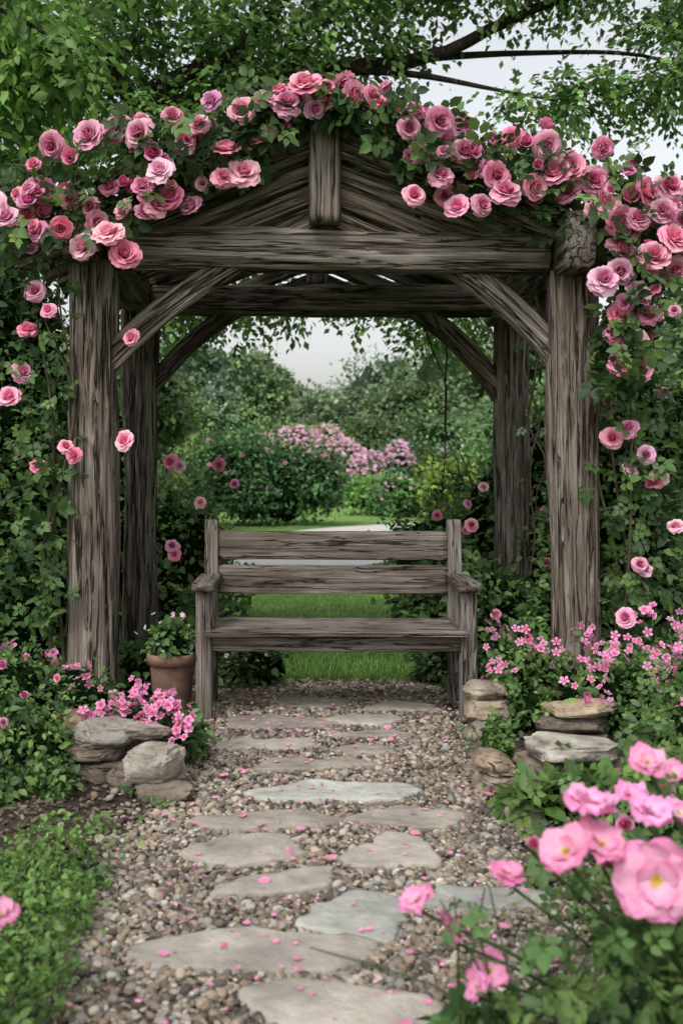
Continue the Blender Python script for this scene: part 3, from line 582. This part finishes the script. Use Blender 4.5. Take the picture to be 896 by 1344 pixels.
comp(mb,np.c_[rng.uniform(-.85,-.6,14),rng.uniform(2.3,2.5,14),rng.uniform(.02,.12,14)],.08,MID); mb.build('pink_rose_plant',STD)

# fallen petals
mb=MB(); n=480; V,F,C_=petal_layer(1,0,1,.5,75,20,.1,(.74,.24,.42),(.84,.38,.55),4,4); PT=(V-np.array([.5,0,0.1]),F,C_)
P=np.c_[rng.normal(.1,.55,n),rng.uniform(2.4,6.6,n),np.full(n,.042)]; P=P[(P[:,0]>-1.2)&(P[:,0]<1.1)]; n=len(P)
P[:,2]+=np.maximum(0,soilz(P[:,0],P[:,1])-.015)
R=basis(rng.normal(size=(n,3))*[1,1,.1],np.c_[rng.normal(size=(n,2))*.3,np.ones(n)]); s=rng.lognormal(math.log(.0165),.38,n).clip(.008,.038); inst(mb,PT,P,R,np.c_[s,s*rng.uniform(.7,1.2,n),s],np.ones((n,3))*rng.uniform(.8,1.15,(n,1))); mb.build('fallen_rose_petals',[M_PET])

# ------------------------------------------------------------------ overhanging shade tree
mb=MB(); Y0=11
tube(mb,[(-4.6,Y0,0),(-4.5,Y0,2),(-4.2,Y0,3.6),(-3.1,Y0,4.35),(-1.5,Y0,4.92),(-.71,Y0,5.32),(.39,Y0,5.48),(1.34,Y0,5.6),(2.44,Y0,6.1),(3.6,Y0,6.5)],[.42,.36,.3,.2,.16,.12,.085,.07,.05,.02],(1,1,1),3,12,.01)
tube(mb,[(-2.0,Y0,4.7),(-1.3,Y0-.1,5.3),(-.6,Y0-.1,5.6),(-.05,Y0-.2,6.3),(.4,Y0-.2,7.2)],[.13,.1,.09,.07,.04],(1,1,1),3,10)
tube(mb,[(-4.3,Y0,3.2),(-3.9,Y0+.3,5.2),(-3.0,Y0+.2,6.3),(-2.2,Y0,7.6)],[.28,.22,.15,.08],(1,1,1),3,10)
tube(mb,[(-1.6,Y0,4.9),(-1.9,Y0-.3,5.5),(-2.3,Y0-.4,6.2),(-2.2,Y0-.4,7)],[.09,.07,.05,.03],(1,1,1),3,8)
tube(mb,[(.39,Y0,5.48),(1.2,Y0-.2,5.35),(2.0,Y0-.2,5.2),(2.6,Y0-.3,5.05)],[.05,.035,.02,.008],(1,1,1),3,7)
tube(mb,[(-.7,Y0,5.3),(-.1,Y0+.2,5.0),(.8,Y0+.4,4.2),(1.5,Y0+.8,3.6),(1.9,Y0+1,3.0)],[.06,.05,.035,.02,.008],(1,1,1),3,7)
tube(mb,[(1.34,Y0,5.6),(2.4,Y0+.4,5.8),(3.6,Y0+.2,5.7),(4.5,Y0,5.3)],[.045,.03,.02,.008],(1,1,1),3,7)
def sprays(mb,ells,ncl,size,pal,tw=5,per=12,length=.5,proto=FAR,droop=.35):
    for (cx,cy,cz,rx,ry,rz,den) in ells:
        m_=int(ncl*den); u=norm(rng.normal(size=(m_,3)))*rng.random((m_,1))**.4
        cc=np.array([cx,cy,cz])+u*np.array([rx,ry,rz]); br=rng.uniform(.55,1.55,m_)
        cc=np.repeat(cc,tw,0); b=np.repeat(br,tw); d=norm(rng.normal(size=(len(cc),3))*[1,1,.5]+[0,0,-droop])
        t=np.linspace(.1,1,per); P=cc[:,None]+d[:,None]*(t*length)[None,:,None]; P[:,:,2]-=(t**2*length*.3)[None]
        P=P+rng.normal(size=P.shape)*.03; side=np.cross(d,[0,0,1.]); sg=np.where(np.arange(per)%2==0,1,-1)
        dd=(d[:,None]*.8+side[:,None]*sg[None,:,None]).reshape(-1,3)+rng.normal(size=(P.shape[0]*per,3))*.25; P=P.reshape(-1,3); dd[:,2]-=.3
        nn=rng.normal(size=P.shape)*.45+[0,-.1,1]; n=len(P)
        inst(mb,proto,P,basis(dd,nn),size*rng.uniform(.7,1.3,n),pal[rng.integers(0,len(pal),n)]*np.repeat(b,per)[:,None]*rng.uniform(.8,1.2,(n,1)),0)
CAN=np.concatenate([MID,LIGHT,LIGHT,FRESH])*1.1
sprays(mb,[(-3.2,Y0,5.7,1.6,1.8,1.2,1.0),(-1.5,Y0,5.75,1.4,1.4,.9,.75),(0,Y0+.2,5.95,1.0,1.2,.6,.48),(1.1,Y0,6.6,1.0,.8,.42,.40),(2.6,Y0,6.6,1.1,.8,.42,.36),(4.1,Y0,5.9,.75,1.2,.9,.45),
 (2.4,Y0,5.15,.5,.3,.16,.05),(3.1,Y0,5.35,.4,.5,.3,.10),(1.0,Y0-.1,5.8,.5,.3,.12,.05),(-1.4,Y0,7.6,3.0,2.2,.9,.7),(-1.2,Y0+1.2,3.25,.7,.8,.28,.22),(-.2,Y0+1.2,3.4,.5,.8,.2,.12),(1.75,Y0+1.3,3.2,.7,.6,.4,.24),(.7,Y0+1.3,3.4,.4,.6,.2,.08),(-1.6,Y0-.5,4.6,1.2,1,.35,.25)],150,.095,CAN)
mb.build('shade_tree',STD)
mb=MB(); tube(mb,[(-3.2,6.4,0),(-3.1,6.4,2.4),(-2.8,6.3,3.8),(-2.2,6.2,4.1),(-1.7,6.1,4.0),(-1.3,6.0,3.75)],[.12,.10,.06,.03,.018,.006],(1,1,1),3,8)
tube(mb,[(-2.8,6.3,3.8),(-2.4,6.1,4.4),(-1.6,6.0,4.5),(-1.1,6,4.3)],[.05,.03,.015,.005],(1,1,1),3,7)
sprays(mb,[(-1.65,6.1,3.85,.4,.4,.25,.25),(-1.75,6.1,3.5,.25,.3,.22,.12),(-1.3,6.05,3.75,.3,.3,.15,.10),(-2.3,6.2,4.1,.5,.4,.4,.35),(-1.5,6.1,4.25,.5,.4,.2,.12)],110,.08,FRESH*1.1,4,9,.3,LEAF,.9)
mb.build('young_leafy_tree',STD)

# ------------------------------------------------------------------ mid and far trees / shrubs
HAZE_TINT=np.array([.26,.31,.27])  # pale aerial haze, painted into leaf and core colours of far plants
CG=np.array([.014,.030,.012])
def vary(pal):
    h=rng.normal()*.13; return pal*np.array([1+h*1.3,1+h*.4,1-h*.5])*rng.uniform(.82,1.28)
def tree(name,x,y,h,r,n,size,pal,trunk=.2,haze=0,low=.15):
    mb=MB(); tube(mb,[(x,y,0),(x+.1*r,y,h*.3),(x-.05*r,y,h*.6),(x,y,h*.85)],[trunk,trunk*.8,trunk*.5,trunk*.2],(1,1,1),3,8)
    ells=[(x,y,h*.55,r*.75,r*.75,h*.38)]
    for k in range(6):
        a=k*1.05+rng.uniform(0,.6); z=h*rng.uniform(low+.12,.85); q=r*rng.uniform(.35,.62)*(1.1-.4*z/h)
        ells.append((x+math.cos(a)*r*.55,y+math.sin(a)*r*.55,z,q,q,q*.75))
        tube(mb,[(x,y,z*.6),(x+math.cos(a)*r*.5,y+math.sin(a)*r*.5,z)],[trunk*.4,trunk*.1],(1,1,1),3,5)
    pal=vary(pal)*(1-haze)+HAZE_TINT*haze; cc=CG*(1-haze)+HAZE_TINT*.4*haze
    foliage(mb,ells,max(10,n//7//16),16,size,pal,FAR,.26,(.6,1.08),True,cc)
    return mb.build(name,STD)
tree('garden_tree',-3.9,9.6,4.6,1.5,14000,.09,np.concatenate([MID,LIGHT[:1]]),.1)
tree('garden_tree',-6.2,16,7.5,3,12000,.15,np.concatenate([MID,LIGHT]),.2)
tree('garden_tree',5.0,10.5,3.6,1.5,14000,.09,np.concatenate([MID,LIGHT]),.1)
tree('garden_tree',9.5,22,8.2,3.2,14000,.17,np.concatenate([MID,LIGHT]),.2,.1)
tree('garden_tree',-3.6,21,4.0,1.8,12000,.14,np.concatenate([MID,LIGHT]),.15,.05)
tree('garden_tree',5.0,21,3.2,1.6,12000,.13,LIGHT,.15,.05)
def mound(name,x,y,rx,h,n,size,pal,haze=0,fl=None):
    mb=MB(); pal=vary(pal)*(1-haze)+HAZE_TINT*haze
    ells=[(x,y,h*.38,rx,rx*.8,h*.5)]
    for k in range(6): ells.append((x+rng.uniform(-.85,.85)*rx,y-rng.uniform(-.2,.5)*rx,h*rng.uniform(.3,.75),rx*rng.uniform(.3,.48),rx*.4,h*rng.uniform(.2,.34)))
    foliage(mb,ells,n//7//14,14,size,pal,FAR,.28,(.7,1.1),True,CG*(1-haze)+HAZE_TINT*.3*haze)
    if fl:
        m_,s,pr=fl; mi=m_//len(ells)
        for e in ells:
            u=norm(rng.normal(size=(mi,3))); u[:,2]=np.abs(u[:,2]); u[:,1]=-np.abs(u[:,1])
            P=np.array(e[:3])+u*np.array(e[3:])*rng.uniform(1.0,1.15,(mi,1)); flowers(mb,P,s,[pr],(0,-.6,1),.5)
    return mb.build(name,STD)
LIL=(SMALL[0],SMALL[1],SMALL[2]*0+np.array([.78,.46,.60]))
mound('round_garden_shrub',-.75,25,1.45,2.1,12000,.12,np.concatenate([MID,LIGHT[:2]]),.0,(35,.07,SMALL))
mound('round_garden_shrub',-3.6,17,1.6,1.9,12000,.1,LIGHT,.0,(40,.06,SMALL))
mound('round_garden_shrub',-2.2,13,.9,1.5,9000,.08,np.concatenate([MID,LIGHT]))
mound('pink_flower_bed',.2,38,1.9,2.7,8000,.13,LIGHT,.08,(950,.085,LIL))
mound('pink_flower_bed',2.2,36,1.5,2.1,8000,.13,LIGHT,.08,(850,.085,LIL))
mound('pink_flower_bed',3.3,29,1.2,1.0,7000,.12,FRESH,.03,(100,.06,LIL))
mound('white_flower_bed',5.2,36,1.2,2.2,7000,.13,FRESH,.08,(200,.08,WH))
mound('round_garden_shrub',2.7,15,.8,.9,8000,.08,LIGHT,0,(70,.05,SMALL))
mound('round_garden_shrub',3.6,13.0,1.2,1.5,10000,.09,np.concatenate([MID,LIGHT]),0,(40,.05,SMALL))
mound('round_garden_shrub',3.9,21,1.4,1.6,9000,.11,FRESH)
mound('ornamental_grass_clump',2.1,30,.8,1.1,6000,.12,FRESH*1.15)
mound('round_garden_shrub',4.4,31,1.0,1.9,7000,.12,MID)
mound('round_garden_shrub',-2.6,32,1.4,2.8,8000,.13,FRESH,.03)
mound('round_garden_shrub',6.5,26,2.4,3.0,9000,.15,LIGHT,.05)
mound('round_garden_shrub',-6,27,2.6,3.4,9000,.15,LIGHT,.05)
mound('round_garden_shrub',3.4,43,2.4,3.4,9000,.17,MID,.08)
mound('round_garden_shrub',-3.4,40,3.0,4.2,9000,.17,LIGHT,.10)
mound('round_garden_shrub',0.7,46,3.0,3.4,9000,.18,DARK,.14)
mound('round_garden_shrub',7.5,45,3.4,4.0,9000,.2,LIGHT,.12)
for k,(x,y,h,r) in enumerate([(-20,66,12,6),(-12.5,70,10.5,5),(-6.8,56,8.6,3.6),(-3.4,72,9.8,3.4),(.8,80,7.8,3.2),(4.9,72,9.4,3.2),(9,64,10,4.2),(14.5,70,11,5.5),(21,64,12,6),(28,70,13,7),(-28,72,13,7),(2.2,58,5.4,2.6),(6.2,56,6.8,2.8),(36,75,14,8),(-36,75,14,8)]):
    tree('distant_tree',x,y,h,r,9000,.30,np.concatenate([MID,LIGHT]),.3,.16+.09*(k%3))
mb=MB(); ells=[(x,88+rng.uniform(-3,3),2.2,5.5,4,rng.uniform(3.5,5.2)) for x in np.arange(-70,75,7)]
foliage(mb,ells,60,14,.5,MID*.65+HAZE_TINT*.35,FAR,.3,(.7,1.05),True,(.07,.09,.075)); mb.build('distant_treeline',STD)  # distance haze mixed into the treeline's leaf and core colours
print('done')
